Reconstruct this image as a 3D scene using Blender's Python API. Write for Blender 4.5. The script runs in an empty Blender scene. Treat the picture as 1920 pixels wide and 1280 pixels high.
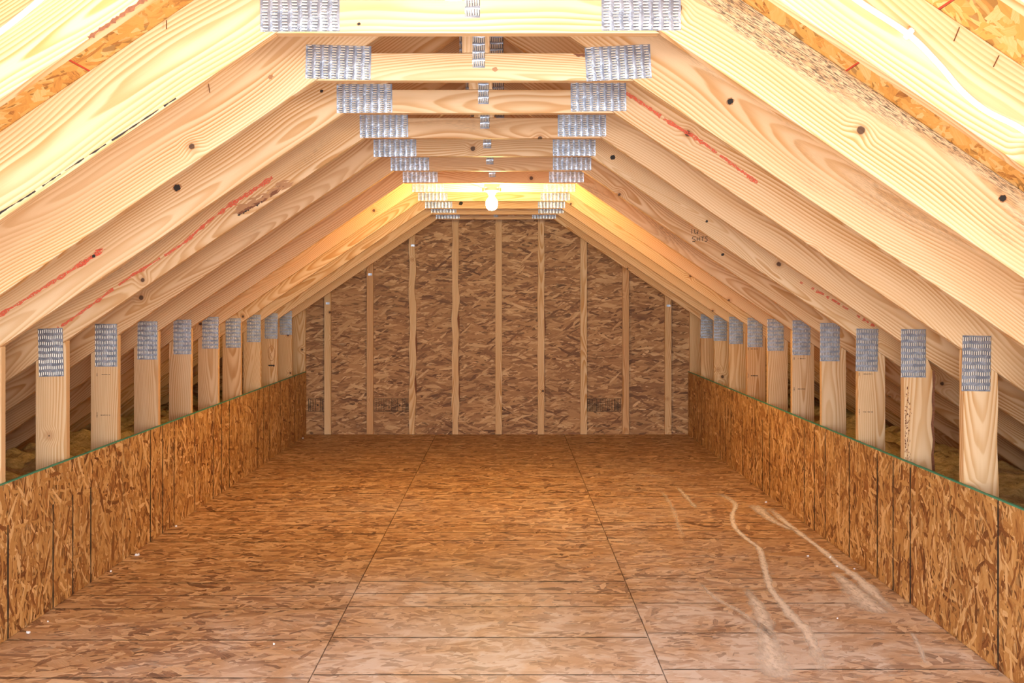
import bpy, bmesh, math, random
from mathutils import Vector, Matrix, noise as mnoise
random.seed(7)
SC = bpy.context.scene
C = SC.collection
# ------------------------------------------------------------------ camera, world, lights, exposure
F, VX, VY, H = 1998.0, 950.8, 556.9, 1.312       # focal length in px, principal direction, eye height
D1, SP = 2.837, 0.6096                            # depth of the first full truss, truss spacing
cam = bpy.data.cameras.new('camera'); camo = bpy.data.objects.new('camera', cam); C.objects.link(camo)
camo.location = (0, 0, H); camo.rotation_euler = (math.pi/2, 0, 0)
cam.sensor_fit = 'HORIZONTAL'; cam.sensor_width = 36; cam.lens = F/1920*36
cam.shift_x = (960-VX)/1920; cam.shift_y = (VY-640)/1920; cam.clip_start = 0.05
SC.camera = camo
w = bpy.data.worlds.new('daylight'); SC.world = w; w.use_nodes = True
w.node_tree.nodes['Background'].inputs[0].default_value = (0.90, 0.95, 1.0, 1)
w.node_tree.nodes['Background'].inputs[1].default_value = 2.3
SC.view_settings.view_transform = 'Standard'; SC.view_settings.look = 'None'
SC.view_settings.exposure = 0.70; SC.view_settings.gamma = 1.0; SC.view_settings.use_curve_mapping = False
FAR_BULB = Vector((-0.098, 6.80, H+0.615))
NEAR_BULB = Vector((-0.098, 1.93, H+0.60))
FAR_GLOW, NEAR_GLOW = ((1.0, .70, .28), 820), ((1.0, .92, .84), 340)     # colour and strength of the two bulbs
def fill_light(name, loc, sx, sy, energy, col):
    l = bpy.data.lights.new(name, 'AREA'); l.shape = 'RECTANGLE'; l.size = sx; l.size_y = sy; l.energy = energy; l.color = col
    o = bpy.data.objects.new(name, l); C.objects.link(o); o.location = loc; o.rotation_euler = (math.pi/2, 0, 0); return o
fill_light('daylight_fill_behind_camera', (-0.1, -1.2, 1.15), 2.6, 1.6, 150, (0.90, 0.95, 1.0))  # area fill added behind the camera, stands in for daylight from that end

# ------------------------------------------------------------------ helpers
W = {}
def link(o, M=Matrix(), parent=None):
    C.objects.link(o); W[o] = M.copy()
    if parent is not None:
        o.parent = parent; o.matrix_basis = W[parent].inverted() @ M
    else: o.matrix_basis = M
    return o
def tag(o, label=None, cat=None, group=None, kind=None):
    if label: o['label'] = label
    if cat: o['category'] = cat
    if group: o['group'] = group
    if kind: o['kind'] = kind
    return o
def empty(name, loc, parent=None):
    o = bpy.data.objects.new(name, None); o.empty_display_size = .1
    return link(o, Matrix.Translation(loc), parent)
def mesh_obj(name, bm, mat, M=Matrix(), parent=None, smooth=False):
    me = bpy.data.meshes.new(name); bmesh.ops.recalc_face_normals(bm, faces=bm.faces[:]); bm.to_mesh(me); bm.free()
    if smooth: me.polygons.foreach_set('use_smooth', [True]*len(me.polygons))
    if mat: me.materials.append(mat)
    return link(bpy.data.objects.new(name, me), M, parent)
def frame(org, X, Y):
    X = Vector(X).normalized(); Y = Vector(Y).normalized(); Z = X.cross(Y)
    M = Matrix((X, Y, Z)).transposed().to_4x4(); M.translation = Vector(org); return M
def prism(bm, poly, z0, z1):
    a = [bm.verts.new((p[0], p[1], z0)) for p in poly]; b = [bm.verts.new((p[0], p[1], z1)) for p in poly]
    bm.faces.new(a); bm.faces.new(b[::-1]); n = len(poly)
    for i in range(n): bm.faces.new((a[i], b[i], b[(i+1) % n], a[(i+1) % n]))
def box(bm, x0, x1, y0, y1, z0, z1): prism(bm, [(x0, y0), (x1, y0), (x1, y1), (x0, y1)], z0, z1)
def slab(name, poly, M, t, mat, parent=None, bev=0.0):
    bm = bmesh.new(); prism(bm, poly, -t, 0)
    if bev: bmesh.ops.bevel(bm, geom=bm.edges[:], offset=bev, segments=1, affect='EDGES')
    return mesh_obj(name, bm, mat, M, parent)
def cyl(bm, r0, r1, z0, z1, n=20, cx=0, cy=0, caps=True):
    a = [bm.verts.new((cx+r0*math.cos(2*math.pi*i/n), cy+r0*math.sin(2*math.pi*i/n), z0)) for i in range(n)]
    b = [bm.verts.new((cx+r1*math.cos(2*math.pi*i/n), cy+r1*math.sin(2*math.pi*i/n), z1)) for i in range(n)]
    for i in range(n): bm.faces.new((a[i], a[(i+1) % n], b[(i+1) % n], b[i]))
    if caps: bm.faces.new(a[::-1]); bm.faces.new(b)
def tube(bm, pts, r, n=8, flat=1.0, nrm=None):
    rings = []
    for i, p in enumerate(pts):
        p = Vector(p); t = (Vector(pts[min(i+1, len(pts)-1)])-Vector(pts[max(i-1, 0)])).normalized()
        u = (Vector(nrm) if nrm else Vector((0, 1, 0)) if abs(t.y) < .9 else Vector((1, 0, 0)))
        v = t.cross(u).normalized(); u = v.cross(t).normalized()
        rings.append([bm.verts.new(p+u*(r*flat*math.cos(2*math.pi*k/n))+v*(r*math.sin(2*math.pi*k/n))) for k in range(n)])
    for a, b in zip(rings, rings[1:]):
        for k in range(n): bm.faces.new((a[k], a[(k+1) % n], b[(k+1) % n], b[k]))
    bm.faces.new(rings[0]); bm.faces.new(rings[-1][::-1])
def smooth_path(pts, n=8):
    out = []; P = [Vector(p) for p in pts]
    for i in range(len(P)-1):
        a, b, c, d = P[max(i-1, 0)], P[i], P[i+1], P[min(i+2, len(P)-1)]
        for k in range(n):
            t = k/n
            out.append(.5*((2*b)+(c-a)*t+(2*a-5*b+4*c-d)*t*t+(3*b-a-3*c+d)*t**3))
    out.append(P[-1]); return out
def dk(k): return D1+SP*(k-1)
def wx(px, d): return (px-VX)*d/F
def wz(py, d): return H+(VY-py)*d/F               # world height
def fp(px, py):                                    # a point of the floor
    d = F*H/(py-VY); return ((px-VX)*d/F, d)

# ------------------------------------------------------------------ materials
class NT:
    def __init__(s, name, tree=None):
        s.m = bpy.data.materials.new(name); s.m.use_nodes = True; s.t = s.m.node_tree; s.n = s.t.nodes
        s.b = s.n['Principled BSDF']
    def L(s, a, b): s.t.links.new(a, b)
    def new(s, ty, **kw):
        o = s.n.new(ty)
        for k, v in kw.items(): setattr(o, k, v)
        return o
    def put(s, sock, v):
        if hasattr(v, 'is_linked'): s.L(v, sock)
        else: sock.default_value = v
    def math(s, op, a, b=0.0, c=0.0, clamp=False):
        o = s.new('ShaderNodeMath', operation=op, use_clamp=clamp); s.put(o.inputs[0], a); s.put(o.inputs[1], b)
        s.put(o.inputs[2], c); return o.outputs[0]
    def vmath(s, op, a, b=(0, 0, 0)):
        o = s.new('ShaderNodeVectorMath', operation=op); s.put(o.inputs[0], a); s.put(o.inputs[1], b); return o.outputs[0]
    def comb(s, x, y, z):
        o = s.new('ShaderNodeCombineXYZ')
        for i, v in enumerate((x, y, z)): s.put(o.inputs[i], v)
        return o.outputs[0]
    def sep(s, v):
        o = s.new('ShaderNodeSeparateXYZ'); s.L(v, o.inputs[0]); return o.outputs
    def noise(s, v, scale, detail=2, rough=.5, dist=0.0, dim='3D'):
        o = s.new('ShaderNodeTexNoise', noise_dimensions=dim); s.L(v, o.inputs['Vector'])
        o.inputs['Scale'].default_value = scale; o.inputs['Detail'].default_value = detail
        o.inputs['Roughness'].default_value = rough; o.inputs['Distortion'].default_value = dist; return o.outputs[0]
    def smooth(s, v, a, b, lo=0.0, hi=1.0):
        o = s.new('ShaderNodeMapRange', interpolation_type='SMOOTHSTEP'); s.put(o.inputs[0], v)
        for i, x in enumerate((a, b, lo, hi)): s.put(o.inputs[i+1], x)
        return o.outputs[0]
    def mix(s, f, a, b, bt='MIX'):
        o = s.new('ShaderNodeMix', data_type='RGBA', blend_type=bt); s.put(o.inputs[0], f)
        for i, v in ((6, a), (7, b)):
            s.put(o.inputs[i], v if hasattr(v, 'is_linked') else (*v, 1))
        return o.outputs[2]
    def fmix(s, f, a, b):
        o = s.new('ShaderNodeMix', data_type='FLOAT'); s.put(o.inputs[0], f); s.put(o.inputs[2], a); s.put(o.inputs[3], b); return o.outputs[0]
    def ramp(s, v, stops, interp='LINEAR'):
        o = s.new('ShaderNodeValToRGB'); s.L(v, o.inputs[0]); r = o.color_ramp; r.interpolation = interp
        while len(r.elements) < len(stops): r.elements.new(.5)
        for e, (p, c) in zip(r.elements, stops): e.position = p; e.color = (*c, 1)
        return o.outputs[0]
    def attr(s, name):
        o = s.new('ShaderNodeAttribute', attribute_type='OBJECT', attribute_name=name); return o.outputs['Fac']
    def obj(s):
        return s.new('ShaderNodeTexCoord').outputs['Object']
    def bump(s, h, strength, dist):
        o = s.new('ShaderNodeBump'); o.inputs['Strength'].default_value = strength; o.inputs['Distance'].default_value = dist
        s.L(h, o.inputs['Height']); s.L(o.outputs[0], s.b.inputs['Normal'])

def make_wood():
    m = NT('pine_lumber'); P = m.obj(); x, y, z = m.sep(P)     # local: x length, y width, z thickness (0 = camera face)
    seed = m.attr('seed'); tint = m.attr('tint'); mould = m.attr('mould')
    sx = m.math('ADD', x, m.math('MULTIPLY', seed, 37.3))
    P2 = m.comb(sx, y, z)
    s13 = m.math('MULTIPLY', seed, 13.7)
    # pith wander
    n1 = m.noise(m.comb(sx, s13, 0.0), .9, 1); n2 = m.noise(m.comb(sx, 5.0, s13), .55, 2)
    rnd = m.math('FRACT', m.math('MULTIPLY', seed, 7.77)); rnd2 = m.math('FRACT', m.math('MULTIPLY', seed, 3.31))
    cy = m.math('ADD', m.math('MULTIPLY', m.math('SUBTRACT', n1, .5), .22), m.math('MULTIPLY', m.math('SUBTRACT', rnd, .5), .17))
    cz = m.math('SUBTRACT', m.math('MULTIPLY', m.math('SUBTRACT', n2, .5), .20), m.math('ADD', m.math('MULTIPLY', rnd2, .05), .035))
    # knots
    vo = m.new('ShaderNodeTexVoronoi', voronoi_dimensions='2D', feature='F1'); m.L(P2, vo.inputs['Vector']); vo.inputs['Scale'].default_value = 3.1
    kr = m.sep(vo.outputs['Color']); kd = m.math('DIVIDE', vo.outputs['Distance'], 3.1)
    on = m.math('GREATER_THAN', kr[0], .66)
    ksz = m.math('ADD', .003, m.math('MULTIPLY', m.math('MULTIPLY', kr[1], kr[1]), .009))
    kn = m.math('ADD', kd, m.math('MULTIPLY', m.math('SUBTRACT', m.noise(P2, 90, 2), .5), .006))
    kmask = m.math('MULTIPLY', m.smooth(m.math('SUBTRACT', kn, ksz), .002, -.002), on)
    khalo = m.math('MULTIPLY', m.math('MULTIPLY', m.smooth(kd, .055, .0), on), .016)
    dy = m.math('SUBTRACT', y, cy); dz = m.math('SUBTRACT', z, cz)
    r = m.math('SQRT', m.math('ADD', m.math('MULTIPLY', dy, dy), m.math('MULTIPLY', dz, dz)))
    wob = m.math('MULTIPLY', m.math('SUBTRACT', m.noise(m.vmath('MULTIPLY', P2, (2.2, 14, 14)), 1.0, 2), .5), .014)
    r = m.math('ADD', m.math('ADD', r, wob), khalo)
    rr = m.math('FRACT', m.math('DIVIDE', r, m.math('ADD', .0062, m.math('MULTIPLY', rnd, .0045))))
    late = m.math('MULTIPLY', m.smooth(rr, .15, .82), m.smooth(rr, 1.0, .86))
    amp = m.smooth(m.noise(m.vmath('MULTIPLY', P2, (.8, 9, 9)), 1.0, 2), .3, .7, .40, 1.0)
    late = m.math('MULTIPLY', late, amp)
    early = m.mix(tint, (.77, .575, .355), (.60, .335, .165))
    latec = m.mix(tint, (.52, .26, .075), (.38, .155, .045))
    col = m.mix(late, early, latec)
    blot = m.smooth(m.noise(m.vmath('MULTIPLY', P2, (1.3, 8, 8)), 1.0, 3, .6), .35, .75)
    col = m.mix(m.math('MULTIPLY', blot, .38), col, (.57, .31, .12))
    fib = m.noise(m.vmath('MULTIPLY', P2, (9, 420, 420)), 1.0, 2)
    col = m.mix(.22, col, m.mix(fib, (.2, .2, .2), (.85, .85, .85)), 'SOFT_LIGHT')
    col = m.mix(m.math('MULTIPLY', m.math('MULTIPLY', m.smooth(kd, .032, .010), on), .45), col, (.42, .19, .07))
    col = m.mix(m.math('MULTIPLY', kmask, .9), col, (.055, .022, .012))
    # blue-grey stain speckling
    spk = m.smooth(m.noise(m.vmath('MULTIPLY', P2, (38, 380, 300)), 1.0, 3, .7), .42, .60)
    zone = m.smooth(m.math('ADD', m.noise(m.vmath('MULTIPLY', P2, (1.5, 5, 5)), 1.0, 2), m.math('MULTIPLY', y, 1.4)), .50, .66)
    col = m.mix(m.math('MULTIPLY', m.math('MULTIPLY', m.math('MULTIPLY', spk, zone), mould), .92), col, (.07, .055, .04))
    m.L(col, m.b.inputs['Base Color']); m.b.inputs['Roughness'].default_value = .62
    m.b.inputs['Specular IOR Level'].default_value = .3
    m.bump(m.math('ADD', m.math('MULTIPLY', late, .5), fib), .25, .0006)
    return m.m

def make_osb(name, ang, spread, pal, slong=.085, sshort=.014, rough=.6, dust=False, val=1.0):
    m = NT(name); P = m.obj(); seed = m.attr('seed')
    P = m.vmath('ADD', P, m.comb(m.math('MULTIPLY', seed, 11.3), m.math('MULTIPLY', seed, 5.9), 0.0))
    warp = m.new('ShaderNodeTexNoise', noise_dimensions='2D'); m.L(P, warp.inputs['Vector']); warp.inputs['Scale'].default_value = 14; warp.inputs['Detail'].default_value = 2
    P = m.vmath('ADD', P, m.vmath('SCALE', m.vmath('SUBTRACT', warp.outputs['Color'], (.5, .5, .5))))
    for nd in m.n:
        if nd.type == 'VECT_MATH' and nd.operation == 'SCALE': nd.inputs['Scale'].default_value = .02
    best = tone = fine = None
    offs = [-1.0, -.5, -.15, .15, .55, 1.0, 1.7, -.3, .4]
    for i, o in enumerate(offs):
        a = ang+o*spread; c, s_ = math.cos(a), math.sin(a)
        mp = m.new('ShaderNodeMapping'); m.L(P, mp.inputs[0])
        mp.inputs['Rotation'].default_value = (0, 0, -a); mp.inputs['Location'].default_value = (i*3.7, i*1.9, 0)
        k = (1.0, .7, 1.25, .85, 1.1, .6, .8, .45, .38)[i]
        q = m.vmath('MULTIPLY', mp.outputs[0], (1/(slong*k), 1/(sshort*k), 0))
        v = m.new('ShaderNodeTexVoronoi', voronoi_dimensions='2D', feature='F1', distance='CHEBYCHEV' if i % 2 else 'EUCLIDEAN')
        m.L(q, v.inputs['Vector']); v.inputs['Scale'].default_value = 1.0; v.inputs['Randomness'].default_value = .95
        R, G, B = m.sep(v.outputs['Color'])
        # strand surface drops a little to its rim
        h = m.math('SUBTRACT', R, m.math('MULTIPLY', m.math('POWER', v.outputs['Distance'], 3.0), .12))
        if best is None: best, tone = h, G; acc = q
        else:
            gt = m.math('GREATER_THAN', h, best); best = m.math('MAXIMUM', h, best); tone = m.fmix(gt, tone, G)
            mx = m.new('ShaderNodeMix', data_type='VECTOR'); m.L(gt, mx.inputs[0]); m.L(acc, mx.inputs[4]); m.L(q, mx.inputs[5]); acc = mx.outputs[1]
    fib = m.noise(m.vmath('MULTIPLY', acc, (1.1, 8.0, 1)), 1.0, 4, .7)
    t2 = m.math('ADD', tone, m.math('MULTIPLY', m.math('SUBTRACT', fib, .5), .85), clamp=True)
    col = m.ramp(t2, pal)
    gapd = m.smooth(best, .80, .62)
    col = m.mix(m.math('MULTIPLY', gapd, .75), col, tuple(c*.35 for c in pal[1][1]))
    big = m.noise(P, 1.7, 2)
    col = m.mix(m.smooth(big, .35, .7, 0, .25), col, tuple(c*.72 for c in pal[2][1]))
    rg = rough
    if dust:
        wp = m.new('ShaderNodeNewGeometry').outputs['Position']; X, Y, Z = m.sep(wp)
        tot = None
        for (px, py, rx, ry, amt) in dust:
            cx, cy = fp(px, py)
            a = m.math('DIVIDE', m.math('SUBTRACT', X, cx), rx); b = m.math('DIVIDE', m.math('SUBTRACT', Y, cy), ry)
            g = m.math('MULTIPLY', m.math('EXPONENT', m.math('MULTIPLY', m.math('ADD', m.math('MULTIPLY', a, a), m.math('MULTIPLY', b, b)), -1.0)), amt)
            tot = g if tot is None else m.math('ADD', tot, g)
        nn = m.smooth(m.noise(wp, 3.2, 5, .62, .6), .30, .78)
        tot = m.math('MULTIPLY', tot, m.math('ADD', .3, m.math('MULTIPLY', nn, 1.0)), clamp=True)
        tot = m.math('MULTIPLY', tot, m.math('ADD', .45, m.math('MULTIPLY', t2, .75)), clamp=True)
        col = m.mix(tot, col, (.80, .75, .75))
    m.L(col, m.b.inputs['Base Color'])
    m.b.inputs['Roughness'].default_value = rough; m.b.inputs['Specular IOR Level'].default_value = .35
    m.bump(m.math('ADD', m.math('MULTIPLY', best, 1.0), m.math('MULTIPLY', fib, .15)), .35, .0025)
    return m.m

def plain(name, col, rough=.6, metal=0.0, nscale=0, nb=0.15, var=.12, emit=None):
    m = NT(name); P = m.obj(); n = m.noise(P, nscale or 60, 3)
    c = m.mix(n, tuple(v*(1-var) for v in col), tuple(min(1, v*(1+var)) for v in col))
    m.L(c, m.b.inputs['Base Color']); m.b.inputs['Roughness'].default_value = rough; m.b.inputs['Metallic'].default_value = metal
    if nscale: m.bump(n, nb, .002)
    if emit:
        m.b.inputs['Emission Color'].default_value = (*emit[0], 1); m.b.inputs['Emission Strength'].default_value = emit[1]
    return m.m
WOOD = make_wood()
PAL_WALL = [(0, (.12, .038, .013)), (.14, (.28, .105, .03)), (.40, (.47, .235, .072)), (.75, (.61, .35, .125)), (1, (.80, .55, .28))]
PAL_GABLE = [(0, (.11, .042, .018)), (.12, (.25, .115, .048)), (.5, (.40, .205, .085)), (.8, (.51, .29, .13)), (1, (.70, .46, .25))]
PAL_FLOOR = [(0, (.13, .055, .025)), (.12, (.32, .155, .07)), (.42, (.50, .28, .12)), (.75, (.61, .375, .18)), (1, (.80, .56, .32))]
PAL_ROOF = [(0, (.30, .12, .03)), (.06, (.58, .29, .07)), (.4, (.70, .39, .10)), (.75, (.76, .47, .16)), (1, (.83, .60, .30))]
OSB_WALL = make_osb('strand_board_wall', math.pi/2, .85, PAL_WALL, .115, .021)
OSB_GABLE = make_osb('strand_board_gable', 0.0, .42, PAL_GABLE, .15, .024)
DUST = [(760, 1110, .50, .35, .55), (1060, 1250, 1.2, .9, .62), (1440, 1260, .9, .9, .60), (1150, 980, .8, .9, .38), (1330, 1090, .8, .8, .40),
        (690, 950, .55, .5, .26), (600, 1260, 1.0, .5, .45), (1230, 900, .7, 1.0, .20), (1650, 1190, .6, .6, .30), (300, 1180, .8, .5, .12)]
OSB_FLOOR = make_osb('strand_board_floor', math.pi/2, .8, PAL_FLOOR, .115, .034, rough=.5, dust=DUST)
OSB_ROOF = make_osb('strand_board_roof', 0.3, .8, PAL_ROOF, .10, .03)
m = NT('galvanised_steel'); P = m.obj()
n = m.noise(P, 28, 3, .6, .8); n2 = m.noise(P, 300, 1)
m.L(m.mix(m.smooth(n, .3, .7), (.27, .31, .39), (.50, .55, .64)), m.b.inputs['Base Color'])
m.b.inputs['Metallic'].default_value = .72; m.b.inputs['Roughness'].default_value = .36; m.bump(m.math('ADD', n, m.math('MULTIPLY', n2, .2)), .5, .004)
STEEL = m.m
TOOTH = plain('bright_punched_metal', (.74, .70, .62), .5, .35)
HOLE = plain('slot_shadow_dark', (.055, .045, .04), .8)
INK = plain('black_ink', (.022, .018, .016), .8)
m = NT('red_chalk'); P = m.obj(); m.b.inputs['Base Color'].default_value = (.78, .13, .07, 1); m.b.inputs['Roughness'].default_value = .9
m.L(m.smooth(m.noise(P, 160, 3, .7), .30, .58, .05, .85), m.b.inputs['Alpha'])
RED = m.m
REDEDGE = plain('red_edge_paint', (.55, .05, .02), .7)
GREEN = plain('green_edge_sealer', (.05, .30, .20), .6, nscale=200, var=.3)
BARK = plain('bark', (.20, .075, .035), .9, nscale=120, nb=.8, var=.5)
WHITEC = plain('white_cable_sheath', (.86, .87, .90), .45)
PORC = plain('grey_porcelain', (.50, .46, .40), .45)
COPPER = plain('brass_screw', (.55, .34, .16), .35, .8)
RUST = plain('rusty_nail', (.16, .07, .03), .6, .5)
PAPER = plain('white_paper_scrap', (.85, .84, .86), .8)
BULB_FAR = plain('glowing_bulb_far', (1, .95, .8), .3, emit=FAR_GLOW)
BULB_NEAR = plain('glowing_bulb_near', (1, .95, .8), .3, emit=NEAR_GLOW)
GAP = plain('dark_joint_filler', (.035, .018, .01), .9)
m = NT('mineral_fibre'); P = m.obj()
n = m.noise(P, 22, 6, .7)
m.L(m.ramp(n, [(.25, (.22, .16, .07)), (.5, (.52, .40, .19)), (.8, (.78, .64, .36))]), m.b.inputs['Base Color']); m.b.inputs['Roughness'].default_value = 1; m.bump(n, 1, .02)
FIBRE = m.m
m = NT('floor_dust'); a = m.new('ShaderNodeAttribute', attribute_name='fade').outputs['Fac']; P = m.obj()
m.b.inputs['Base Color'].default_value = (.92, .88, .87, 1); m.b.inputs['Roughness'].default_value = .9
nn = m.smooth(m.noise(m.vmath('MULTIPLY', P, (60, 22, 1)), 1.0, 4, .7), .22, .65, .35, 1.0)
m.L(m.math('MULTIPLY', a, nn, clamp=True), m.b.inputs['Alpha'])
DUSTM = m.m

# ------------------------------------------------------------------ overall geometry
XC, SLOPE, TZ = -0.105, 0.68, 0.699      # ridge line x, roof pitch, underside of the collar ties above the eye
R0 = TZ+0.519*SLOPE; RV = 0.235          # ridge underside above eye, rafter depth measured plumb
XL, XR = -1.914, 1.725                   # faces of the two knee walls
def zb(X): return H+R0-SLOPE*abs(X-XC)   # underside of the rafters
YN, YF = -0.4, 10.154                    # near and far end of the built room
UE = 3.3
THK = .038
# floor
fl = empty('floor', (0, 4, 0)); tag(fl, 'wide dusty strand-board attic floor with printed lines', kind='structure')
slab('floor_base', [(XC-UE-.05, YN), (XC+UE+.05, YN), (XC+UE+.05, YF+.3), (XC-UE-.05, YF+.3)], Matrix.Translation((0, 0, -.012)), .04, GAP, fl)
S1, S2, g = -.678, .546, .0045
LINES = [.4064, .6096, .8128, 1.2192, 1.6256, 1.8288, 2.032]
def printed(parent, M, L, w_, lines, lo=None, width=.0042, seed=0):
    """thin printed rules across a board: local x runs along the board"""
    rr = random.Random(seed); bm = bmesh.new()
    for xx in lines:
        if not 0.02 < xx < L-.02: continue
        a, b = (lo if lo else (0.003, w_-.003)); n = max(4, int((b-a)/.05)); prev = None
        for i in range(n+1):
            yy = a+(b-a)*i/n; hw = width*.5*rr.uniform(.55, 1.25); xo = xx+rr.uniform(-.0005, .0005)
            cur = (bm.verts.new((xo-hw, yy, .0004)), bm.verts.new((xo+hw, yy, .0004)))
            if prev: bm.faces.new((prev[0], prev[1], cur[1], cur[0]))
            prev = cur
    return mesh_obj('printed_line', bm, INK, M, parent)
for ci, (x0, x1, dy) in enumerate(((XL-.02, S1, 0.0), (S1, S2, .03), (S2, XR+.02, .085))):
    e = [YN] + [2.86+dy-2.44, 2.86+dy, 5.305+dy, 7.75+dy] + [YF+.06]
    for j in range(len(e)-1):
        L_ = e[j+1]-e[j]-g; 
        # local x = -world y so that x,y,z stays right handed:  X=(0,1,0), Y=(-1,0,0)
        M = frame((x1-g/2, e[j]+g/2, 0), (0, 1, 0), (-1, 0, 0))
        o = slab('floor_panel', [(0, 0), (L_, 0), (L_, x1-x0-g), (0, x1-x0-g)], M, .0118, OSB_FLOOR, fl); o['seed'] = random.random()*3+ci
        full = [(2.44-(e[j+1]-e[j]) if j == 0 else 0)]
        ln = [v-full[0]-g/2 for v in LINES]
        printed(o, M, L_, x1-x0-g, ln, width=.0075, seed=ci*10+j)
# dust smears on the floor
def ribbon(name, pts, widths, mat, parent, z=.0008, fade=1.0, rnd=.25):
    bm = bmesh.new(); lay = bm.verts.layers.float.new('fade'); P = smooth_path([(*p, 0) for p in pts], 7); n = len(P); prev = None
    for i, p in enumerate(P):
        t = (P[min(i+1, n-1)]-P[max(i-1, 0)]).normalized(); q = Vector((-t.y, t.x, 0)); f = i/(n-1)
        j = f*(len(widths)-1); a = int(min(j, len(widths)-2)); wd = (widths[a]*(1-(j-a))+widths[a+1]*(j-a))*random.uniform(1-rnd, 1+rnd)
        cur = []
        ends = min(1, f*6, (1-f)*6)
        for k, (o_, al) in enumerate(((-1, 0), (-.35, .8), (.05, 1), (.45, .7), (1, 0))):
            v = bm.verts.new((p.x+q.x*wd*o_, p.y+q.y*wd*o_, z)); v[lay] = al*fade*ends; cur.append(v)
        if prev:
            for k in range(4): bm.faces.new((prev[k], prev[k+1], cur[k+1], cur[k]))
        prev = cur
    return mesh_obj(name, bm, mat, Matrix(), parent)
def c2(l): return [fp(960+a/2, 800+b/2) for a, b in l]
for pts, ws, fd in (
    ([(755,245),(800,262),(838,292),(826,330),(835,375),(880,420),(925,455),(940,500),(955,560),(972,610),(1010,660),(1050,710),(1100,760),(1130,820),(1155,880),(1185,955)], [.05,.02,.018,.02,.02,.03,.03,.035], .75),
    ([(960,300),(1010,345),(1080,400),(1160,460),(1230,520),(1300,570),(1370,640),(1440,700)], [.04,.03,.02,.03,.04,.03], .8),
    ([(905,290),(975,350),(1060,390)], [.05,.04,.02], .55),
    ([(1200,540),(1270,600),(1330,660),(1400,705)], [.02,.06,.07,.05], .6),
    ([(620,225),(665,275),(690,305)], [.02,.02,.02], .4),
    ([(875,600),(930,690),(955,780),(975,870),(1000,955)], [.03,.04,.06,.08], .6),
    ([(700,580),(760,640),(850,690),(920,740),(1000,800)], [.015,.02,.02,.02], .4),
    ([(1495,765),(1530,830),(1550,890)], [.01,.012,.01], .4),
    ([(560,240),(600,300),(640,420)], [.02,.02,.02], .22)):
    o = ribbon('dust_smear', c2(pts), ws, DUSTM, fl, fade=min(1.4, fd*1.9))

# knee walls
PZ = .604
def knee_wall(name, x, ydir, seams, side):
    wl = empty(name, (x, 5, 0)); tag(wl, 'low %s knee wall of strand-board panels with green top edge' % side, kind='structure')
    ys = [YN]+seams+[YF-.004]
    for j in range(len(ys)-1):
        L_ = ys[j+1]-ys[j]-.003
        if ydir > 0: M = frame((x, ys[j]+.0015, 0), (0, 1, 0), (0, 0, 1))
        else: M = frame((x, ys[j+1]-.0015, 0), (0, -1, 0), (0, 0, 1))
        o = slab('wall_panel', [(0, .002), (L_, .002), (L_, PZ-.002), (0, PZ-.002)], M, .011, OSB_WALL, wl); o['seed'] = random.random()*4+j
        st = 2.445-(ys[j+1]-ys[j]) if j == 0 else 0
        ln = [v-st for v in LINES] if ydir > 0 else [L_-(v-st) for v in LINES]
        lo = None
        if side == 'left' and j == 2: lo = (.003, PZ-.165)
        if side == 'right' and j == 3: lo = (.003, PZ-.12)
        if side == 'right' and j == 2: lo = (.003, PZ-.02)
        printed(o, M, L_, PZ, ln, lo=lo, width=.0135, seed=j+50)
        bm = bmesh.new(); n = 60
        top = [(i/n*L_, PZ+random.uniform(-.001, .0015)) for i in range(n+1)]
        prism(bm, [(0, PZ-.0045), (L_, PZ-.0045)]+top[::-1], -.0112, .0006)
        tag(mesh_obj('painted_edge', bm, GREEN, M, o), 'green painted top edge')
        # green seam at the butt joint
        bm = bmesh.new(); box(bm, L_-.0005 if ydir > 0 else -.0028, L_+.0028 if ydir > 0 else .0005, .003, PZ, -.010, -.0008)
        mesh_obj('joint_seal', bm, GREEN, M, o)
    return wl
wall_l = knee_wall('wall_left', XL, 1, [.42, 2.865, 5.31, 7.765], 'left')
wall_r = knee_wall('wall_right', XR, -1, [1.71, 4.15, 6.59, 9.03], 'right')

# gable wall
gy = YF+THK
wb = empty('wall_back', (0, gy, 0)); tag(wb, 'brown strand-board gable wall at the far end', kind='structure')
def top_at(x): return zb(x)+RV-.004
xs = [XC-UE, -2.524, -1.305, -.086, 1.133, 2.352, XC+UE]
for a, b in zip(xs, xs[1:]):
    M = frame((a, gy, 0), (1, 0, 0), (0, 0, 1)); p = [(.001, 0), (b-a-.001, 0), (b-a-.001, top_at(b))]
    if a < XC < b: p.append((XC-a, top_at(XC)))
    p.append((.001, top_at(a)))
    o = slab('gable_panel', p, M, .012, OSB_GABLE, wb); o['seed'] = random.random()*5
def lumber(name, poly, y0, thick, parent, tint=.3, seed=None, mould=0.0, dirv=None, org=None, bev=.0018):
    """board lying in a truss plane; poly = world (x, z) points; dirv = grain direction"""
    c = Vector((sum(p[0] for p in poly)/len(poly), sum(p[1] for p in poly)/len(poly)))
    d = Vector(dirv).normalized(); X = Vector((d.x, 0, d.y)); Y = Vector((-d.y, 0, d.x))
    if X.cross(Y).y > 0: Y = -Y
    M = frame((c.x, y0, c.y), X, Y)
    loc = [M.inverted() @ Vector((p[0], y0, p[1])) for p in poly]
    o = slab(name, [(v.x, v.y) for v in loc], M, thick, WOOD, parent, bev)
    o['seed'] = random.random()*9 if seed is None else seed; o['tint'] = float(tint); o['mould'] = float(mould); return o
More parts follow.
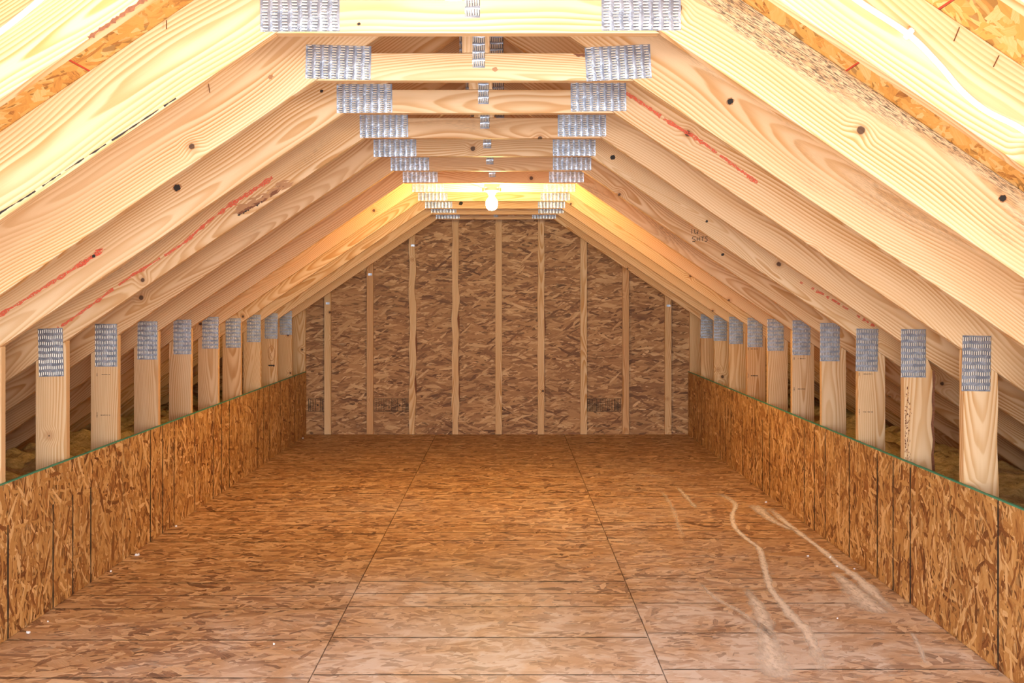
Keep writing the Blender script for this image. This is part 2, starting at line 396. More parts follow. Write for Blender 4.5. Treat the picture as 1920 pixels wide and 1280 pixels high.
def wavy(x0, x1, z0, z1, amp0, amp1, n=40, sd=0):
    r = [(x1+amp1*(mnoise.noise(Vector((sd, z0+(z1-z0)*i/n*5, 0)))-.1)+0, z0+(z1-z0)*i/n) for i in range(n+1)]
    l = [(x0+amp0*(mnoise.noise(Vector((sd+9, z0+(z1-z0)*i/n*5, 3)))), z0+(z1-z0)*i/n) for i in range(n+1)]
    return r+l[::-1]
SPX = [614, 693.5, 773.5, 854, 935, 1014.5, 1094.5, 1173.5, 1253]
STINT = [.05, .75, .1, .15, .2, .15, .12, .75, .3]
chord = .107
for i, px in enumerate(SPX):
    x = wx(px, YF); hw = .0315; ztop = min(zb(x-hw), zb(x+hw))+RV-chord-.004
    if abs(x-XC) < hw: ztop = zb(x+hw)+RV-chord-.02
    if i in (2, 3): poly = wavy(x-hw, x+hw, .004, ztop, .012, .020, sd=i*7.7)
    elif i == 5: poly = wavy(x-hw, x+hw, .004, ztop, .012, .004, sd=4.1)
    else: poly = [(x-hw, .004), (x+hw, .004), (x+hw, ztop), (x-hw, ztop)]
    o = lumber('gable_stud', poly, YF, THK, wb, tint=STINT[i], dirv=(0, 1), bev=0 if i in (2, 3, 5) else .0015)
    if i in (2, 3, 5):
        bm = bmesh.new(); r = wavy(x-hw, x+hw+.006, .15, ztop*.6, .012, .022, sd=i*7.7 if i != 5 else 4.1)
        prism(bm, [(p[0], p[1]) for p in r[:41]]+[(p[0]-.02, p[1]) for p in r[:41][::-1]], 0, .012)
        mesh_obj('bark_edge', bm, BARK, Matrix(((1, 0, 0, 0), (0, 0, 1, YF+.008), (0, 1, 0, 0), (0, 0, 0, 1))), o)
    if i in (0, 1, 2, 4, 8):     # small clip on the stud head
        bm = bmesh.new(); box(bm, x-.016, x+.02, zb(x)-.028-(0 if i != 4 else .0), zb(x)-.008, 0, .0012)
        mesh_obj('metal_clip', bm, STEEL, Matrix(((1, 0, 0, 0), (0, 0, -1, YF-.0005), (0, 1, 0, 0), (0, 0, 0, 1))), o)
for s in (-1, 1):
    u1 = UE; xe = XC+s*u1; T = RV-.002; Bt = RV-chord
    lumber('gable_chord', [(XC+s*.002, zb(XC)+Bt), (xe, zb(xe)+Bt), (xe, zb(xe)+T), (XC+s*.002, zb(XC)+T)], YF, THK, wb, .3, dirv=(1, -s*SLOPE))
    xi = wx(574, YF+THK) if s < 0 else wx(1292, YF+THK)
    a, b = sorted((xi, xi+s*.13))
    lumber('gable_stud', [(a, .0), (b, .0), (b, zb(b)+Bt-.004), (a, zb(a)+Bt-.004)], YF-.001, THK, wb, .12 if s < 0 else .25, dirv=(0, 1))

# grade stamps on the gable sheathing (rotated boxes of illegible print)
def stamp(x0, x1, z0, z1, seed, parent):
    rr = random.Random(seed); bm = bmesh.new(); L = .0045
    def bar(a, b, c, d): box(bm, min(a, c), max(a, c), min(b, d), max(b, d), 0, .0006)
    bar(x0, z0, x1, z0+L); bar(x0, z1-L, x1, z1)
    x = x0
    while x < x1-.02:
        bar(x, z0, x+L, z1); st = rr.choice((.022, .034, .045)); kind = rr.random()
        if kind < .4:
            z = z0+.012
            while z < z1-.014:
                bar(x+st*.3, z, x+st*.75, z+.0045)
                if rr.random() < .6: bar(x+st*.3, z, x+st*.3+.003, z+.009)
                if rr.random() < .5: bar(x+st*.68, z, x+st*.68+.003, z+.009)
                z += rr.choice((.010, .014))
        elif kind < .75:
            q = x+.006
            while q < x+st-.003: bar(q, z0+.01, q+.0026, z1-rr.uniform(.01, .05)); q += .005
        else: bar(x+st*.35, (z0+z1)/2-.008, x+st*.7, (z0+z1)/2+.006)
        x += st
    bar(x1-L, z0, x1, z1)
    mesh_obj('grade_stamp', bm, INK, Matrix(((1, 0, 0, 0), (0, 0, -1, gy-.0004), (0, 1, 0, 0), (0, 0, 0, 1))), parent)
pans = [c for c in wb.children if c.name.startswith('gable_panel')]
for (a, b, pi_, sd) in ((578, 606, 1, 3), (701, 769, 2, 5), (1101, 1164, 3, 8)):
    stamp(wx(a, gy), wx(b, gy), wz(771, gy), wz(747, gy), sd, pans[pi_])

# roof deck
ce = empty('ceiling', (XC, 5, H+R0)); tag(ce, 'golden strand-board roof decking above the rafters', kind='structure')
CS = math.sqrt(1+SLOPE**2)
for s in (-1, 1):
    us = [0.0, 1.01, 2.025, UE+.03]
    for i in range(3):
        off = (0.0, 1.22, .4)[i]
        ys = [YN]+[v for v in (0.40+off, 2.84+off, 5.28+off, 7.72+off)]+[YF+.05]
        for a, b in zip(ys, ys[1:]):
            u0, u1 = us[i]+.0012, us[i+1]-.0012
            p0 = Vector((XC+s*u0, a+.001, zb(XC+s*u0)+RV+.001)); down = Vector((s, 0, -SLOPE))
            Ld = (u1-u0)*CS
            # local z must point down into the room
            if s > 0: M = frame(p0, (0, 1, 0), down)
            else: M = frame(p0+Vector((0, b-a-.002, 0)), (0, -1, 0), down)
            if M.col[2].z > 0: raise Exception('roof normal')
            o = slab('roof_panel', [(0, 0), (b-a-.002, 0), (b-a-.002, Ld), (0, Ld)], M, .012, OSB_ROOF, ce); o['seed'] = random.random()*6
            if i < 2:
                bm = bmesh.new(); box(bm, 0, b-a-.002, Ld-.0035, Ld+.0008, -.010, .0005)
                tag(mesh_obj('painted_edge', bm, REDEDGE, M, o), 'red painted panel edge')
for s, nm in ((-1, 'eave_light_block_1'), (1, 'eave_light_block_2')):  # boards added along the unseen eaves to keep sky light out
    x = XC+s*(UE+.012); bm = bmesh.new(); box(bm, min(x, x+s*.019), max(x, x+s*.019), YN, YF+.05, -.012, zb(XC+s*UE)+RV-.004)
    o = mesh_obj(nm, bm, WOOD); o['seed'] = 1.1; o['tint'] = .6; o['mould'] = 0.0; tag(o, 'unseen eave board added to block light at the roof edge', kind='structure')

# ------------------------------------------------------------------ nail plates (shared meshes)
def plate_meshes(w_, h_, cols, rows, sw, sh):
    """w x h steel plate with punched slots in columns; local z towards the viewer"""
    bm = bmesh.new(); nx = cols*4
    for zz, fl_ in ((.0012, 0), (0.0, 1)):
        prev = None
        for i in range(nx+1):
            x = -w_/2+w_*i/nx; zo = zz+(.0006*math.cos(i/nx*cols*2*math.pi) if fl_ == 0 else 0)
            cur = (bm.verts.new((x, -h_/2, zo)), bm.verts.new((x, h_/2, zo)))
            if prev: bm.faces.new((prev[0], cur[0], cur[1], prev[1]))
            prev = cur
    box(bm, -w_/2, w_/2, -h_/2, h_/2, 0, .0006)
    me = bpy.data.meshes.new('plate'); bm.to_mesh(me); bm.free(); me.materials.append(STEEL)
    bm = bmesh.new(); rr = random.Random(3)
    for c in range(cols):
        for r in range(rows):
            x = -w_/2+w_*(c+.5)/cols+(.0014*math.sin(r*.9+c)); y = -h_/2+h_*(r+.5)/rows+rr.uniform(-.0004, .0004)
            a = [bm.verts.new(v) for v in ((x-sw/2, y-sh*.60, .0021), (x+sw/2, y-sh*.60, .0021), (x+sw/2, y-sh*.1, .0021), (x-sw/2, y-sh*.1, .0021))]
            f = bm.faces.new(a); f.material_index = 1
            # bent tooth shoulder, bright
            z = [(y-sh*.25, .0022), (y+sh*.2, .0036), (y+sh*.5, .0019)]
            for (ya, za), (yb, zb_) in zip(z, z[1:]):
                q = [bm.verts.new(v) for v in ((x-sw/2, ya, za), (x+sw/2, ya, za), (x+sw/2*.94, yb, zb_), (x-sw/2*.94, yb, zb_))]
                f = bm.faces.new(q); f.material_index = 0
    mt = bpy.data.meshes.new('teeth'); bm.to_mesh(mt); bm.free(); mt.materials.append(TOOTH); mt.materials.append(HOLE)
    return me, mt
PL_BIG = plate_meshes(.211, .109, 8, 13, .0145, .0052)
PL_KING = plate_meshes(.102, .040, 4, 6, .017, .0050)
PL_RIDGE = plate_meshes(.25, .165, 10, 20, .0165, .0062)
def nail_plate(kind, x, z, y, rot, parent, dark=False, sx=1.0):
    me, mt = kind
    M = Matrix.Translation((x, y-.0004, z)) @ Matrix(((1, 0, 0, 0), (0, 0, -1, 0), (0, 1, 0, 0), (0, 0, 0, 1))) @ Matrix.Rotation(rot, 4, 'Z') @ Matrix.Diagonal((sx, 1, 1, 1))
    o = link(bpy.data.objects.new('nail_plate', me), M, parent)
    t = link(bpy.data.objects.new('punched_teeth', mt), M, o); t['kind'] = 'stuff'
    return o

# ------------------------------------------------------------------ trusses
TIEY = {1: 62, 2: 151, 3: 212, 4: 259, 5: 293, 6: 320, 7: 343, 8: 360, 9: 377, 10: 391, 11: 402, 12: 411}
SL = {4: 131, 5: 227, 6: 304, 7: 365, 8: 415, 9: 459, 10: 494, 11: 523, 12: 552, 3: 11}
SR = {3: 1787, 4: 1681, 5: 1597, 6: 1531, 7: 1476, 8: 1432, 9: 1397, 10: 1364, 11: 1337, 12: 1312}
TPL = {1: (490, 635, 60, 1130, 1274, 58), 2: (573, 696, 149, 1099, 1219, 150), 3: (633, 734, 212, 1072, 1172, 209), 4: (676, 764, 258, 1047, 1135, 256),
       5: (702, 779, 294, 1038, 1115, 293), 6: (734, 803, 320, 1038, 1107, 319), 7: (757, 819, 342, 1031, 1093, 342), 8: (774, 832, 360, 1020, 1077, 360),
       9: (785, 838, 376, 1015, 1067, 376), 10: (798, 847, 390, 1009, 1059, 390), 11: (809, 855, 399, 1011, 1055, 400), 12: (818, 861, 410, 999, 1041, 410)}
KPL = {1: (886, 33), 2: (897.5, 127), 3: (906.5, 195), 4: (909, 241), 5: (913.5, 278), 6: (918.5, 308), 7: (923, 332), 12: (930, 407)}
LPL = {4: (95.5, 617, 704), 5: (199, 608, 686), 6: (276.5, 603, 673), 7: (342, 600, 663), 8: (394.5, 595, 652), 9: (437.5, 597, 651), 10: (476, 591, 640), 11: (508.5, 589, 633), 12: (536, 585, 625)}
RPL = {3: (1830.5, 632, 730), 4: (1712.5, 619, 705), 5: (1625.5, 618, 694), 6: (1556, 607, 675), 7: (1502.5, 602, 664), 8: (1454, 599, 656), 9: (1415.5, 597, 649), 10: (1380, 595, 643), 11: (1350.5, 594, 636), 12: (1325, 592, 631)}
# (left rafter tint, right rafter tint, tie tint, left stud, right stud)
TINT = {-1: (.1, .15, .1, .1, .1), 0: (.1, .0, .1, .1, .1), 1: (.0, .0, .0, .1, .1), 2: (.05, .1, .05, .1, .1), 3: (.1, .15, .25, .15, .15), 4: (.35, .35, .55, .25, .2),
        5: (.6, .2, .35, .35, .2), 6: (.65, .55, .6, .55, .2), 7: (.6, .5, .8, .5, .35), 8: (.55, .6, .2, .45, .3), 9: (.35, .35, .2, .6, .75), 10: (.3, .4, .35, .2, .3),
        11: (.35, .3, .35, .35, .2), 12: (.4, .35, .55, .3, .45)}
MOULD = {(1, 1): 1.0, (2, 1): .35, (7, 1): .55, (4, -1): .3, (7, -1): .6, (5, -1): .25}
LABEL = {
 -1: ('roof truss nearest the camera, only a sliver at the top right corner', ),
 0: ('pale roof truss in the top corners carrying the white cables', ),
 1: ('roof truss whose tie crosses the top edge, grey speckled right rafter', ),
 2: ('roof truss second from the top with a crooked right steel plate', ),
 3: ('roof truss with round black knot on left rafter and red line on each side', ),
 4: ('roof truss with long red chalk line beside a torn scar, bark-edged right upright', ),
 5: ('roof truss fifth from the top with faint red dashes low on its right rafter', ),
 6: ('roof truss with handwritten 14 SHTS on the right rafter', ),
 7: ('roof truss just in front of the glowing bulb, its tie salmon brown', ),
 8: ('roof truss directly behind the glowing bulb, its tie brightly lit', ),
 9: ('roof truss second behind the glowing bulb, salmon right upright', ),
 10: ('roof truss third behind the glowing bulb, dark knot on its tie', ),
 11: ('roof truss second from the back wall, oval scrawl on its left upright', ),
 12: ('roof truss last before the back wall studs, its tie in shade', )}
TR = {}
for k in range(-1, 13):
    y = dk(k); t = empty('roof_truss', (XC, y, 0)); tag(t, LABEL[k][0], 'truss', 'roof trusses along the attic'); parts = {}
    tt = TINT[k]
    zt = wz(TIEY[k], y) if k in TIEY else H+TZ        # underside of this tie
    for s in (-1, 1):
        xe = XC+s*UE; xi = XC+s*.001
        up = {(0, 1): .026, (0, -1): .012, (1, 1): .006}.get((k, s), 0)
        parts[s] = lumber('rafter', [(xi, zb(XC)+up), (xe, zb(xe)+up), (xe, zb(xe)+RV), (xi, zb(XC)+RV)], y, THK, t, tint=tt[0 if s < 0 else 1],
                          mould=MOULD.get((k, s), 0.0), dirv=(1, -s*SLOPE))
    dz = zt-(H+TZ); hw0 = (H+R0-zt)/SLOPE-.0015; hw1 = (H+R0-zt-.089)/SLOPE-.0015
    parts['tie'] = lumber('collar_tie', [(XC-hw0, zt), (XC+hw0, zt), (XC+hw1, zt+.089), (XC-hw1, zt+.089)], y, THK, t, tint=tt[2], mould=.25 if k == 4 else 0, dirv=(1, 0))
    kw = .0445; kx = XC+.004
    lumber('king_post', [(kx-kw, zt+.0905), (kx+kw, zt+.0905), (kx+kw, zb(kx+kw)-.001), (XC, zb(XC)-.001), (kx-kw, zb(kx-kw)-.001)], y, THK, t, tint=.1, dirv=(0, 1))
    for s in (-1, 1):
        tab = SL if s < 0 else SR
        if k in tab: xi = wx(tab[k], y+THK)
        else: xi = XL-.003 if s < 0 else XR+.003
        xi = min(xi, XL-.0125) if s < 0 else max(xi, XR+.0125)
        wdt = .135; a, b = sorted((xi, xi+s*wdt))
        if k < 1: continue
        poly = [(a, -.01), (b, -.01), (b, zb(b)-.001), (a, zb(a)-.001)]
        bark = (k == 4 and s > 0)
        if bark:
            n = 30; z1 = zb(b)-.001
            r_ = [(b-.01+.012*mnoise.noise(Vector((3.3, i*.35, 0))), -.01+(z1-.03+.01)*i/n) for i in range(n+1)]
            poly = [(a, -.01)]+r_+[(b-.03, zb(b-.03)-.001), (a, zb(a)-.001)]
        if k == 3 and s > 0:
            n = 20; r_ = [(b-.004+.008*mnoise.noise(Vector((7.3, i*.3, 0))), -.01+(zb(b)+.005)*i/n) for i in range(n+1)]
            poly = [(a, -.01)]+r_+[(b-.006, zb(b-.006)-.001), (a, zb(a)-.001)]
        st = lumber('upright', poly, y, THK, t, tint=tt[3 if s < 0 else 4], dirv=(0, 1), bev=0 if (bark or (k == 3 and s > 0)) else .0018)
        parts['u%d' % s] = st
        if bark:
            bm = bmesh.new(); prism(bm, [(p[0]-.006, p[1]) for p in r_]+[(p[0]+.012+.004*random.random(), p[1]) for p in r_[::-1]], .006, .034)
            tag(mesh_obj('bark_edge', bm, BARK, Matrix(((1, 0, 0, 0), (0, 0, 1, y), (0, 1, 0, 0), (0, 0, 0, 1))), st), 'strip of dark bark on the edge')
            bm = bmesh.new()
            for q in range(150):
                zz = .50+random.random()**1.5*.42; xx = a+.004+abs(random.gauss(0, .012)); 
                e = random.uniform(.001, .004); f_ = random.uniform(.003, .012)
                prism(bm, [(xx, zz), (xx+e, zz+f_*.3), (xx+e*.8, zz+f_), (xx-e*.3, zz+f_*.8)], -.0006, .0004)
            mesh_obj('bark_flecks', bm, BARK, Matrix(((1, 0, 0, 0), (0, 0, 1, y), (0, 1, 0, 0), (0, 0, 0, 1))), st)['kind'] = 'stuff'
    # plates
    if k in TPL:
        a, b, yb, c, d, yb2 = TPL[k]
        for (p, q, yy, s) in ((a, b, yb, -1), (c, d, yb2, 1)):
            rot = {(2, -1): -.025, (2, 1): .055, (3, 1): .01}.get((k, s), random.uniform(-.008, .008))
            nail_plate(PL_BIG, wx((p+q)/2, y), wz(yy, y)+.0545+.001, y, -rot if False else rot, t)
    elif k == 0:
        for s in (-1, 1): nail_plate(PL_BIG, XC+s*.54, zt+.058, y, 0, t)
    kp = KPL.get(k); 
    px, pz = (wx(kp[0], y), wz(kp[1], y)+.051) if kp else (XC+.003, zt+.095)
    if k >= 0: nail_plate(PL_KING, px, pz, y, math.pi/2, t)
    if k >= 1: nail_plate(PL_RIDGE, XC+.006, H+R0-.035, y, math.pi/2, t)
    for tab, s in ((LPL, -1), (RPL, 1)):
        if k in tab:
            cx, ya, yb_ = tab[k]
            rot = {(4, -1): .028, (3, 1): -.02, (5, 1): -.02}.get((k, s), random.uniform(-.01, .01))
            nail_plate(PL_BIG, wx(cx, y), wz((ya+yb_)/2, y), y, math.pi/2+rot, t)
    TR[k] = (t, parts)

# ------------------------------------------------------------------ marks on the wood
def face_mat(y): return Matrix(((1, 0, 0, 0), (0, 0, -1, y), (0, 1, 0, 0), (0, 0, 0, 1)))
def strokes(name, lines, k, part, wpx, mat, rnd=.2, gap=0.0, sub=10, lift=.0006):
    y = dk(k); bm = bmesh.new()
    for ln in lines:
        P = smooth_path([(wx(a, y), wz(b, y), 0) for a, b in ln], sub) if len(ln) > 2 else [Vector((wx(ln[0][0]+(ln[1][0]-ln[0][0])*i/12, y), wz(ln[0][1]+(ln[1][1]-ln[0][1])*i/12, y), 0)) for i in range(13)]
        prev = None; n = len(P)
        for i, p in enumerate(P):
            tn = (P[min(i+1, n-1)]-P[max(i-1, 0)]).normalized(); q = Vector((-tn.y, tn.x, 0)); hw = wpx*y/F/2*random.uniform(1-rnd, 1+rnd)
            cur = (bm.verts.new(p+q*hw), bm.verts.new(p-q*hw*random.uniform(1-rnd, 1+rnd)))
            if prev and random.random() >= gap: bm.faces.new((prev[0], prev[1], cur[1], cur[0]))
            prev = cur
    for v in bm.verts: v.co.z = lift
    o = mesh_obj(name, bm, mat, face_mat(y), part)
    if len(lines) > 1: o['kind'] = 'stuff'
    return o
def fleck_patch(name, outline, k, part, n, size, mat, ang=0.0, sd=1):
    """scatter of small torn flecks along a px polyline band"""
    rr = random.Random(sd); y = dk(k); bm = bmesh.new()
    for i in range(n):
        a = rr.random()*(len(outline)-1); j = int(a); f = a-j; w0 = outline[j]; w1 = outline[j+1]
        cx = w0[0]+(w1[0]-w0[0])*f+rr.gauss(0, w0[2]*.5); cy = w0[1]+(w1[1]-w0[1])*f+rr.gauss(0, w0[2]*.35)
        L_ = rr.uniform(.4, 1.6)*size; B = L_*rr.uniform(.12, .35); c_, s_ = math.cos(ang+rr.uniform(-.4, .4)), math.sin(ang+rr.uniform(-.4, .4))
        pts = [(-L_, 0), (-L_*.2, -B), (L_, B*.3), (L_*.1, B)]
        pp = [(wx(cx+p*c_-q*s_, y), wz(cy+p*s_+q*c_, y)) for p, q in pts]
        prism(bm, pp, .0002, .0007+.0002*rr.random())
    o = mesh_obj(name, bm, mat, face_mat(y), part); o['kind'] = 'stuff'; return o
P3 = TR[3][1]; P4 = TR[4][1]
strokes('chalk_line', [[(-12, 598), (60, 553), (125, 512), (172, 482), (188, 470)]], 3, P3[-1], 6, RED, .5)
fleck_patch('chalk_smudge', [(150, 497, 5), (182, 473, 6), (190, 468, 3)], 3, P3[-1], 40, 5, RED, -.6)
strokes('chalk_line', [[(108, 616), (160, 580), (250, 515), (330, 466), (380, 424), (430, 385)]], 4, P4[-1], 4.5, RED, .6, .04)
strokes('chalk_line', [[(430, 386), (470, 360), (511, 333)]], 4, P4[-1], 8, RED, .5)
strokes('chalk_line', [[(1172, 173), (1210, 198), (1260, 232), (1310, 262), (1365, 302), (1400, 328), (1420, 343)]], 3, P3[1], 5.5, RED, .5, .02)
strokes('chalk_line', [[(1500, 529), (1540, 550), (1590, 580), (1640, 612)]], 5, TR[5][1][1], 4, RED, .6, .3)
# open black knot and rot scar
def blob(name, px, py, rx, ry, ang, k, part, mat, lift=.0012, n=18, j=.15):
    y = dk(k); bm = bmesh.new(); pts = []
    for i in range(n):
        t = 2*math.pi*i/n; r = 1+random.uniform(-j, j); a, b = rx*math.cos(t)*r, ry*math.sin(t)*r
        pts.append((wx(px+a*math.cos(ang)-b*math.sin(ang), y), wz(py+a*math.sin(ang)+b*math.cos(ang), y)))
    prism(bm, pts, .0001, lift); return mesh_obj(name, bm, mat, face_mat(y), part)
KNOTM = plain('knot_wood', (.40, .19, .075), .6)
def knot(px, py, r, k, part, ring=True):
    if ring: blob('knot', px, py, r*1.25, r*1.1, -.5, k, part, KNOTM, .0005)
    blob('knot', px, py, r, r*.85, -.5, k, part, INK, .0009)
knot(332, 352, 7, 3, P3[-1]); knot(1369, 190, 6, 2, TR[2][1][1]); knot(1149, 295, 5, 5, TR[5][1][1], False)
knot(603, 171, 3, 3, P3[-1]); knot(176, 480, 3.5, 3, P3[-1], False); knot(673, 45, 3, 1, TR[1][1]['tie'])
knot(1325, 415, 2.5, 5, TR[5][1][1], False); knot(1355, 477, 3, 6, TR[6][1][1], False); knot(1880, 372, 7, 1, TR[1][1][1])
blob('knot', 507, 144, 6, 4, -.3, 2, TR[2][1][-1], KNOTM, .0006, j=.4); blob('knot', 928, 130, 5, 4, 0, 2, TR[2][1]['tie'], KNOTM, .0006)
blob('knot', 1088, 103, 12, 3, .05, 2, TR[2][1]['tie'], BARK, .0009, j=.4)
fleck_patch('torn_scar', [(445, 392, 7), (480, 378, 8), (520, 352, 7), (535, 345, 3)], 4, P4[-1], 90, 8, KNOTM, -.55, 4)
fleck_patch('torn_scar', [(452, 398, 3), (485, 380, 4), (530, 348, 3)], 4, P4[-1], 45, 7, BARK, -.6, 5)
strokes('torn_scar', [[(446, 404), (465, 393), (485, 380), (510, 362), (526, 346)]], 4, P4[-1], 3.5, INK, .7)
knot(864, 381, 4, 10, TR[10][1]['tie'], False)
# handwriting: 14 SHTS
HW = [[(1297, 429), (1297, 438)], [(1302, 430), (1303, 437), (1308, 436)], [(1309, 431), (1308, 439)],
      [(1305, 444), (1300, 444), (1298, 447), (1303, 449), (1303, 452), (1298, 453)],
      [(1307, 445), (1307, 452)], [(1312, 444), (1312, 452)], [(1307, 448), (1312, 448)],
      [(1314.5, 444), (1320, 444)], [(1317.2, 444), (1317.2, 452)], [(1327, 443.5), (1323, 444), (1322.5, 446), (1326, 449), (1325, 452), (1321.5, 452)]]
tag(strokes('handwriting', HW, 6, TR[6][1][1], 1.1, INK, .15), 'handwritten 14 SHTS in black')
# oval scrawl
ov = [(509+6*math.cos(t*.5), 662+14*math.sin(t*.5)) for t in range(14)]
strokes('pencil_scrawl', [ov, [(508, 652), (511, 658), (507, 664), (510, 672)]], 11, TR[11][1]['u-1'], 1.0, KNOTM, .3)
strokes('pencil_mark', [[(503, 685), (515, 685)]], 11, TR[11][1]['u-1'], 2.6, INK, .4)
# layout ticks on uprights
for k, s, px, ya, yb_ in ((5, -1, 182, 702, 778), (5, 1, 1611, 701, 772), (7, 1, 1489, 672, 729), (9, 1, 1403, 654, 704)):
    p = TR[k][1]['u%d' % s]; q = D1 and dk(5)/dk(k)
    strokes('pencil_mark', [[(px, ya-3*q), (px, ya+3*q)], [(px, yb_-5*q), (px, yb_+5*q)], [(px+7*q, ya), (px+26*q, ya)], [(px+7*q, yb_), (px+26*q, yb_)]], k, p, 1.0, INK, .4, .15)
# dark wane along the lower edges of the nearest rafters
strokes('dark_wane', [[(166, 71), (200, 48), (235, 24), (275, -4)]], 0, TR[0][1][-1], 7, BARK, .6)
strokes('dark_wane', [[(-5, 402), (60, 362), (130, 315), (230, 250), (330, 184)]], 1, TR[1][1][-1], 2.4, INK, .7, .1)
# ------------------------------------------------------------------ stray nails beside the rafters
def nail(px, py, dx, L, k):
    y = dk(k)-.012; bm = bmesh.new(); a = Vector((wx(px, y), y, wz(py, y))); b = Vector((wx(px+dx, y), y-.004, wz(py+L, y)))
    tube(bm, [a, a.lerp(b, .5), b], .0013, 6); mesh_obj('nail', bm, RUST, Matrix(), [c for c in TR[k][0].children if c.name.startswith('rafter')][0 if px < VX else 1])
for a in ((312, 38, 1, 17, 1), (391, 157, 3, 17, 2), (1799, 51, -12, 27, 0), (1873, 104, -12, 22, 0)): nail(*a)

# ------------------------------------------------------------------ cables
def cable(name, pts, label, staples, side):
    y = dk(0)-.006; P = smooth_path([(wx(a, y), y, wz(b, y)) for a, b in pts], 8)
    root = empty(name, (P[0].x, y, P[0].z)); tag(root, label, 'cable')
    bm = bmesh.new(); tube(bm, P, .0068, 10, flat=.6); mesh_obj('sheath', bm, WHITEC, Matrix(), root, True)
    for a, b in staples:
        bm = bmesh.new(); c = Vector((wx(a, y), y, wz(b, y))); box(bm, -.006, .006, -.012, .012, -.0025, .009)
        bmesh.ops.bevel(bm, geom=bm.edges[:], offset=.002, segments=2, affect='EDGES')
        mesh_obj('staple', bm, WHITEC, Matrix.Translation(c) @ face_mat(0) @ Matrix.Rotation(-.65, 4, 'Z'), root)
        bm = bmesh.new(); cyl(bm, .002, .002, 0, .006, 8); mesh_obj('staple_nail', bm, COPPER, Matrix.Translation(c+Vector((-.002, -.006, .013))) @ Matrix.Rotation(math.pi/2, 4, 'X'), root)
cable('electrical_cable', [(1540, -52), (1610, 2), (1703, 64), (1760, 120), (1803, 170), (1850, 208), (1916, 242), (1990, 300)], 'white cable stapled along the pale rafter at top right', [(1703, 64)], 1)
cable('electrical_cable', [(120, -40), (60, 12), (10, 52), (-40, 88)], 'white cable across the top left corner', [], -1)

# ------------------------------------------------------------------ lamps
def lamp(loc, label, glow):
    t = empty('ceiling_bulb', loc); tag(t, label, 'lamp')
    x, y, z = loc
    bm = bmesh.new(); prof = [(.004, -.062), (.020, -.058), (.032, -.046), (.037, -.028), (.0375, -.012), (.032, .006), (.020, .020), (.0145, .034), (.0135, .044)]
    n = 24; rings = [[bm.verts.new((r*math.cos(2*math.pi*i/n), r*math.sin(2*math.pi*i/n), zz)) for i in range(n)] for r, zz in prof]
    for a, b in zip(rings, rings[1:]):
        for i in range(n): bm.faces.new((a[i], a[(i+1) % n], b[(i+1) % n], b[i]))
    bm.faces.new(rings[0][::-1]); bm.faces.new(rings[-1])
    mesh_obj('bulb', bm, glow, Matrix.Translation(loc), t, True)
    bm = bmesh.new(); cyl(bm, .024, .034, .040, .062); cyl(bm, .046, .046, .062, .078); cyl(bm, .034, .046, .055, .063)
    mesh_obj('lampholder', bm, PORC, Matrix.Translation(loc), t)
    bm = bmesh.new(); box(bm, -.048, .048, -.048, .048, .0785, .118); bmesh.ops.bevel(bm, geom=bm.edges[:], offset=.004, segments=2, affect='EDGES')
    mesh_obj('junction_box', bm, PORC, Matrix.Translation(loc), t)
    for s in (-1, 1):
        bm = bmesh.new(); cyl(bm, .006, .006, .058, .080, 8, s*.054, -.01); mesh_obj('terminal_screw', bm, COPPER, Matrix.Translation(loc), t)
    bm = bmesh.new(); tube(bm, smooth_path([(-.17, 0, .115), (-.11, -.01, .10), (-.07, -.01, .085), (-.055, -.01, .075)], 5), .0022, 6)
    mesh_obj('wire', bm, COPPER, Matrix.Translation(loc), t)
    # timber block that carries the box between two ties
    k = math.floor((y-D1)/SP+1); ya, yb_ = dk(k)+THK+.002, dk(k+1)-.002
    M = Matrix(((0, 1, 0, x), (1, 0, 0, (ya+yb_)/2), (0, 0, 1, z), (0, 0, 0, 1)))
    bm = bmesh.new(); h = (yb_-ya)/2; box(bm, -h, h, -.044, .044, .1185, .150)
    b = mesh_obj('mounting_block', bm, WOOD, M, t); b['seed'] = 2.2; b['tint'] = .3; b['mould'] = 0.0
lamp(FAR_BULB, 'bare glowing bulb in a grey holder under the far ties', BULB_FAR)
lamp(NEAR_BULB, 'bare bulb hung just above the picture, near the camera', BULB_NEAR)

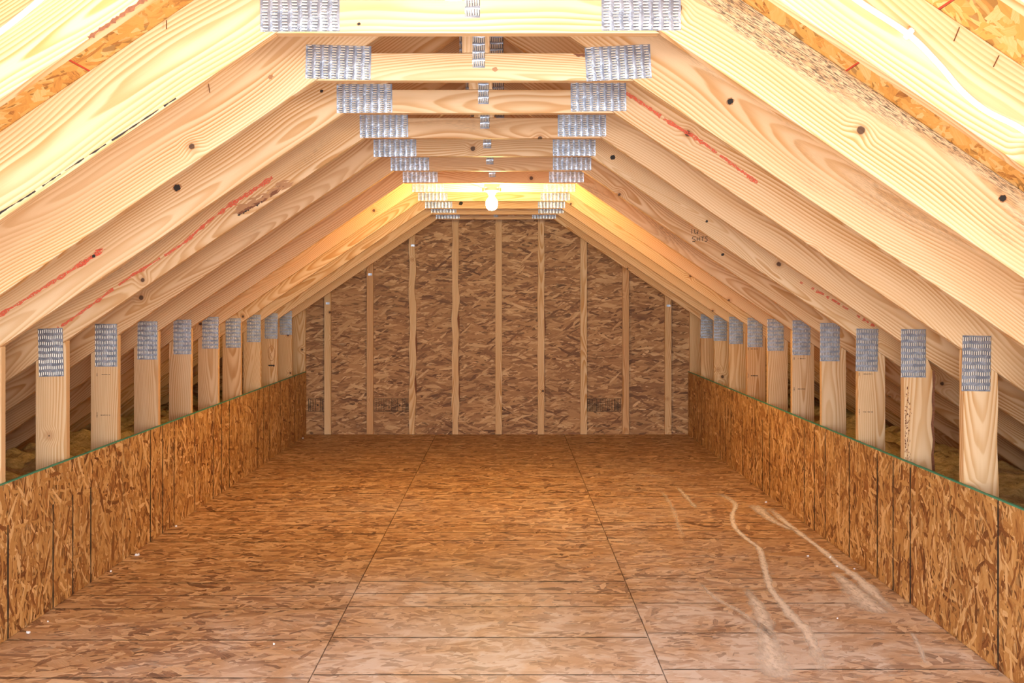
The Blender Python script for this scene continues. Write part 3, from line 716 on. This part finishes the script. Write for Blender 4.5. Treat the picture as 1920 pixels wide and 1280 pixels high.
# ------------------------------------------------------------------ loose insulation behind the knee walls
for s, nm in ((-1, 'left'), (1, 'right')):
    bm = bmesh.new(); x0 = (XL-.015) if s < 0 else (XR+.015); nx, ny = 34, 150; g_ = []
    for i in range(nx+1):
        row = []
        for j in range(ny+1):
            f = i/nx; X = x0+s*f*1.45; Y = .2+(YF-.22)*j/ny
            lim = zb(X)-.03; hz = .40+.07*mnoise.noise(Vector((X*3, Y*3, s)))+.05*mnoise.noise(Vector((X*9, Y*9, 2)))+.02*mnoise.noise(Vector((X*30, Y*30, 5)))
            row.append(bm.verts.new((X+.01*mnoise.noise(Vector((X*20, Y*20, 1)))*(0 if i in (0, nx) else 1), Y, max(.02, min(hz, lim+.01*mnoise.noise(Vector((X*20, Y*20, 8))))))))
        g_.append(row)
    for i in range(nx):
        for j in range(ny): bm.faces.new((g_[i][j], g_[i+1][j], g_[i+1][j+1], g_[i][j+1]))
    # skirt down to the deck
    edge = [g_[i][0] for i in range(nx+1)]+[g_[nx][j] for j in range(1, ny+1)]+[g_[i][ny] for i in range(nx-1, -1, -1)]+[g_[0][j] for j in range(ny-1, 0, -1)]
    low = [bm.verts.new((v.co.x, v.co.y, -.011)) for v in edge]
    for i in range(len(edge)):
        j = (i+1) % len(edge); bm.faces.new((edge[i], edge[j], low[j], low[i]))
    o = mesh_obj('insulation', bm, FIBRE, Matrix(), None, True); tag(o, 'yellow-brown fluffy insulation heaped behind the %s knee wall' % nm, 'insulation', kind='stuff')

# ------------------------------------------------------------------ little white scraps
sc = [(257, 1041, 9, 'left wall foot, largest'), (54, 1187, 7, None), (514, 1208, 6, None), (90, 1166, 4, None), (208, 1072, 4, None), (1195+320, 1043, 4, None),
      (330, 987, 4, None), (1436, 942, 4, None), (1556, 1045, 4, None), (1569, 822+240, 4, None), (1602, 1067, 3, None), (565, 822, 3, None), (1570, 1160, 3, None)]
for i, (px, py, r, _) in enumerate(sc):
    X, Y = fp(px, py); X = max(XL+.02, min(XR-.02, X)); sz = r*Y/F; bm = bmesh.new(); n = 7
    pts = [(sz*.6*math.cos(2*math.pi*q/n)*random.uniform(.5, 1.2), sz*.6*math.sin(2*math.pi*q/n)*random.uniform(.5, 1.2)) for q in range(n)]
    prism(bm, pts, 0, .002); 
    for v in bm.verts:
        if v.co.z > .001: v.co.z += random.uniform(.0, sz*.5)
    o = mesh_obj('paper_scrap', bm, PAPER, Matrix.Translation((X, Y, .0012)))
    lab = {0: 'largest white scrap lying at the foot of the left knee wall', 1: 'white scrap on the floor at the near end of the left wall',
           2: 'small white scrap alone on the open floor left of the first seam'}.get(i)
    if lab: tag(o, lab, 'scrap', 'white scraps on the floor')
    else: tag(o, {3: 'white fleck just above the near end of the left wall line', 4: 'white fleck against the left wall below its third printed line', 5: 'white fleck on open floor between the two dust smears at right',
        6: 'white fleck at the left wall foot halfway along', 7: 'white fleck at the head of the straight dust smear at right', 8: 'white fleck touching the straight dust smear, upper one', 9: 'white fleck touching the straight dust smear, lower one',
        10: 'white fleck right of the straight dust smear near the right wall', 11: 'far white fleck where the left wall nears the back wall', 12: 'white fleck below the straight dust smear, nearest to the camera'}[i], 'scrap', 'white flecks on the floor')
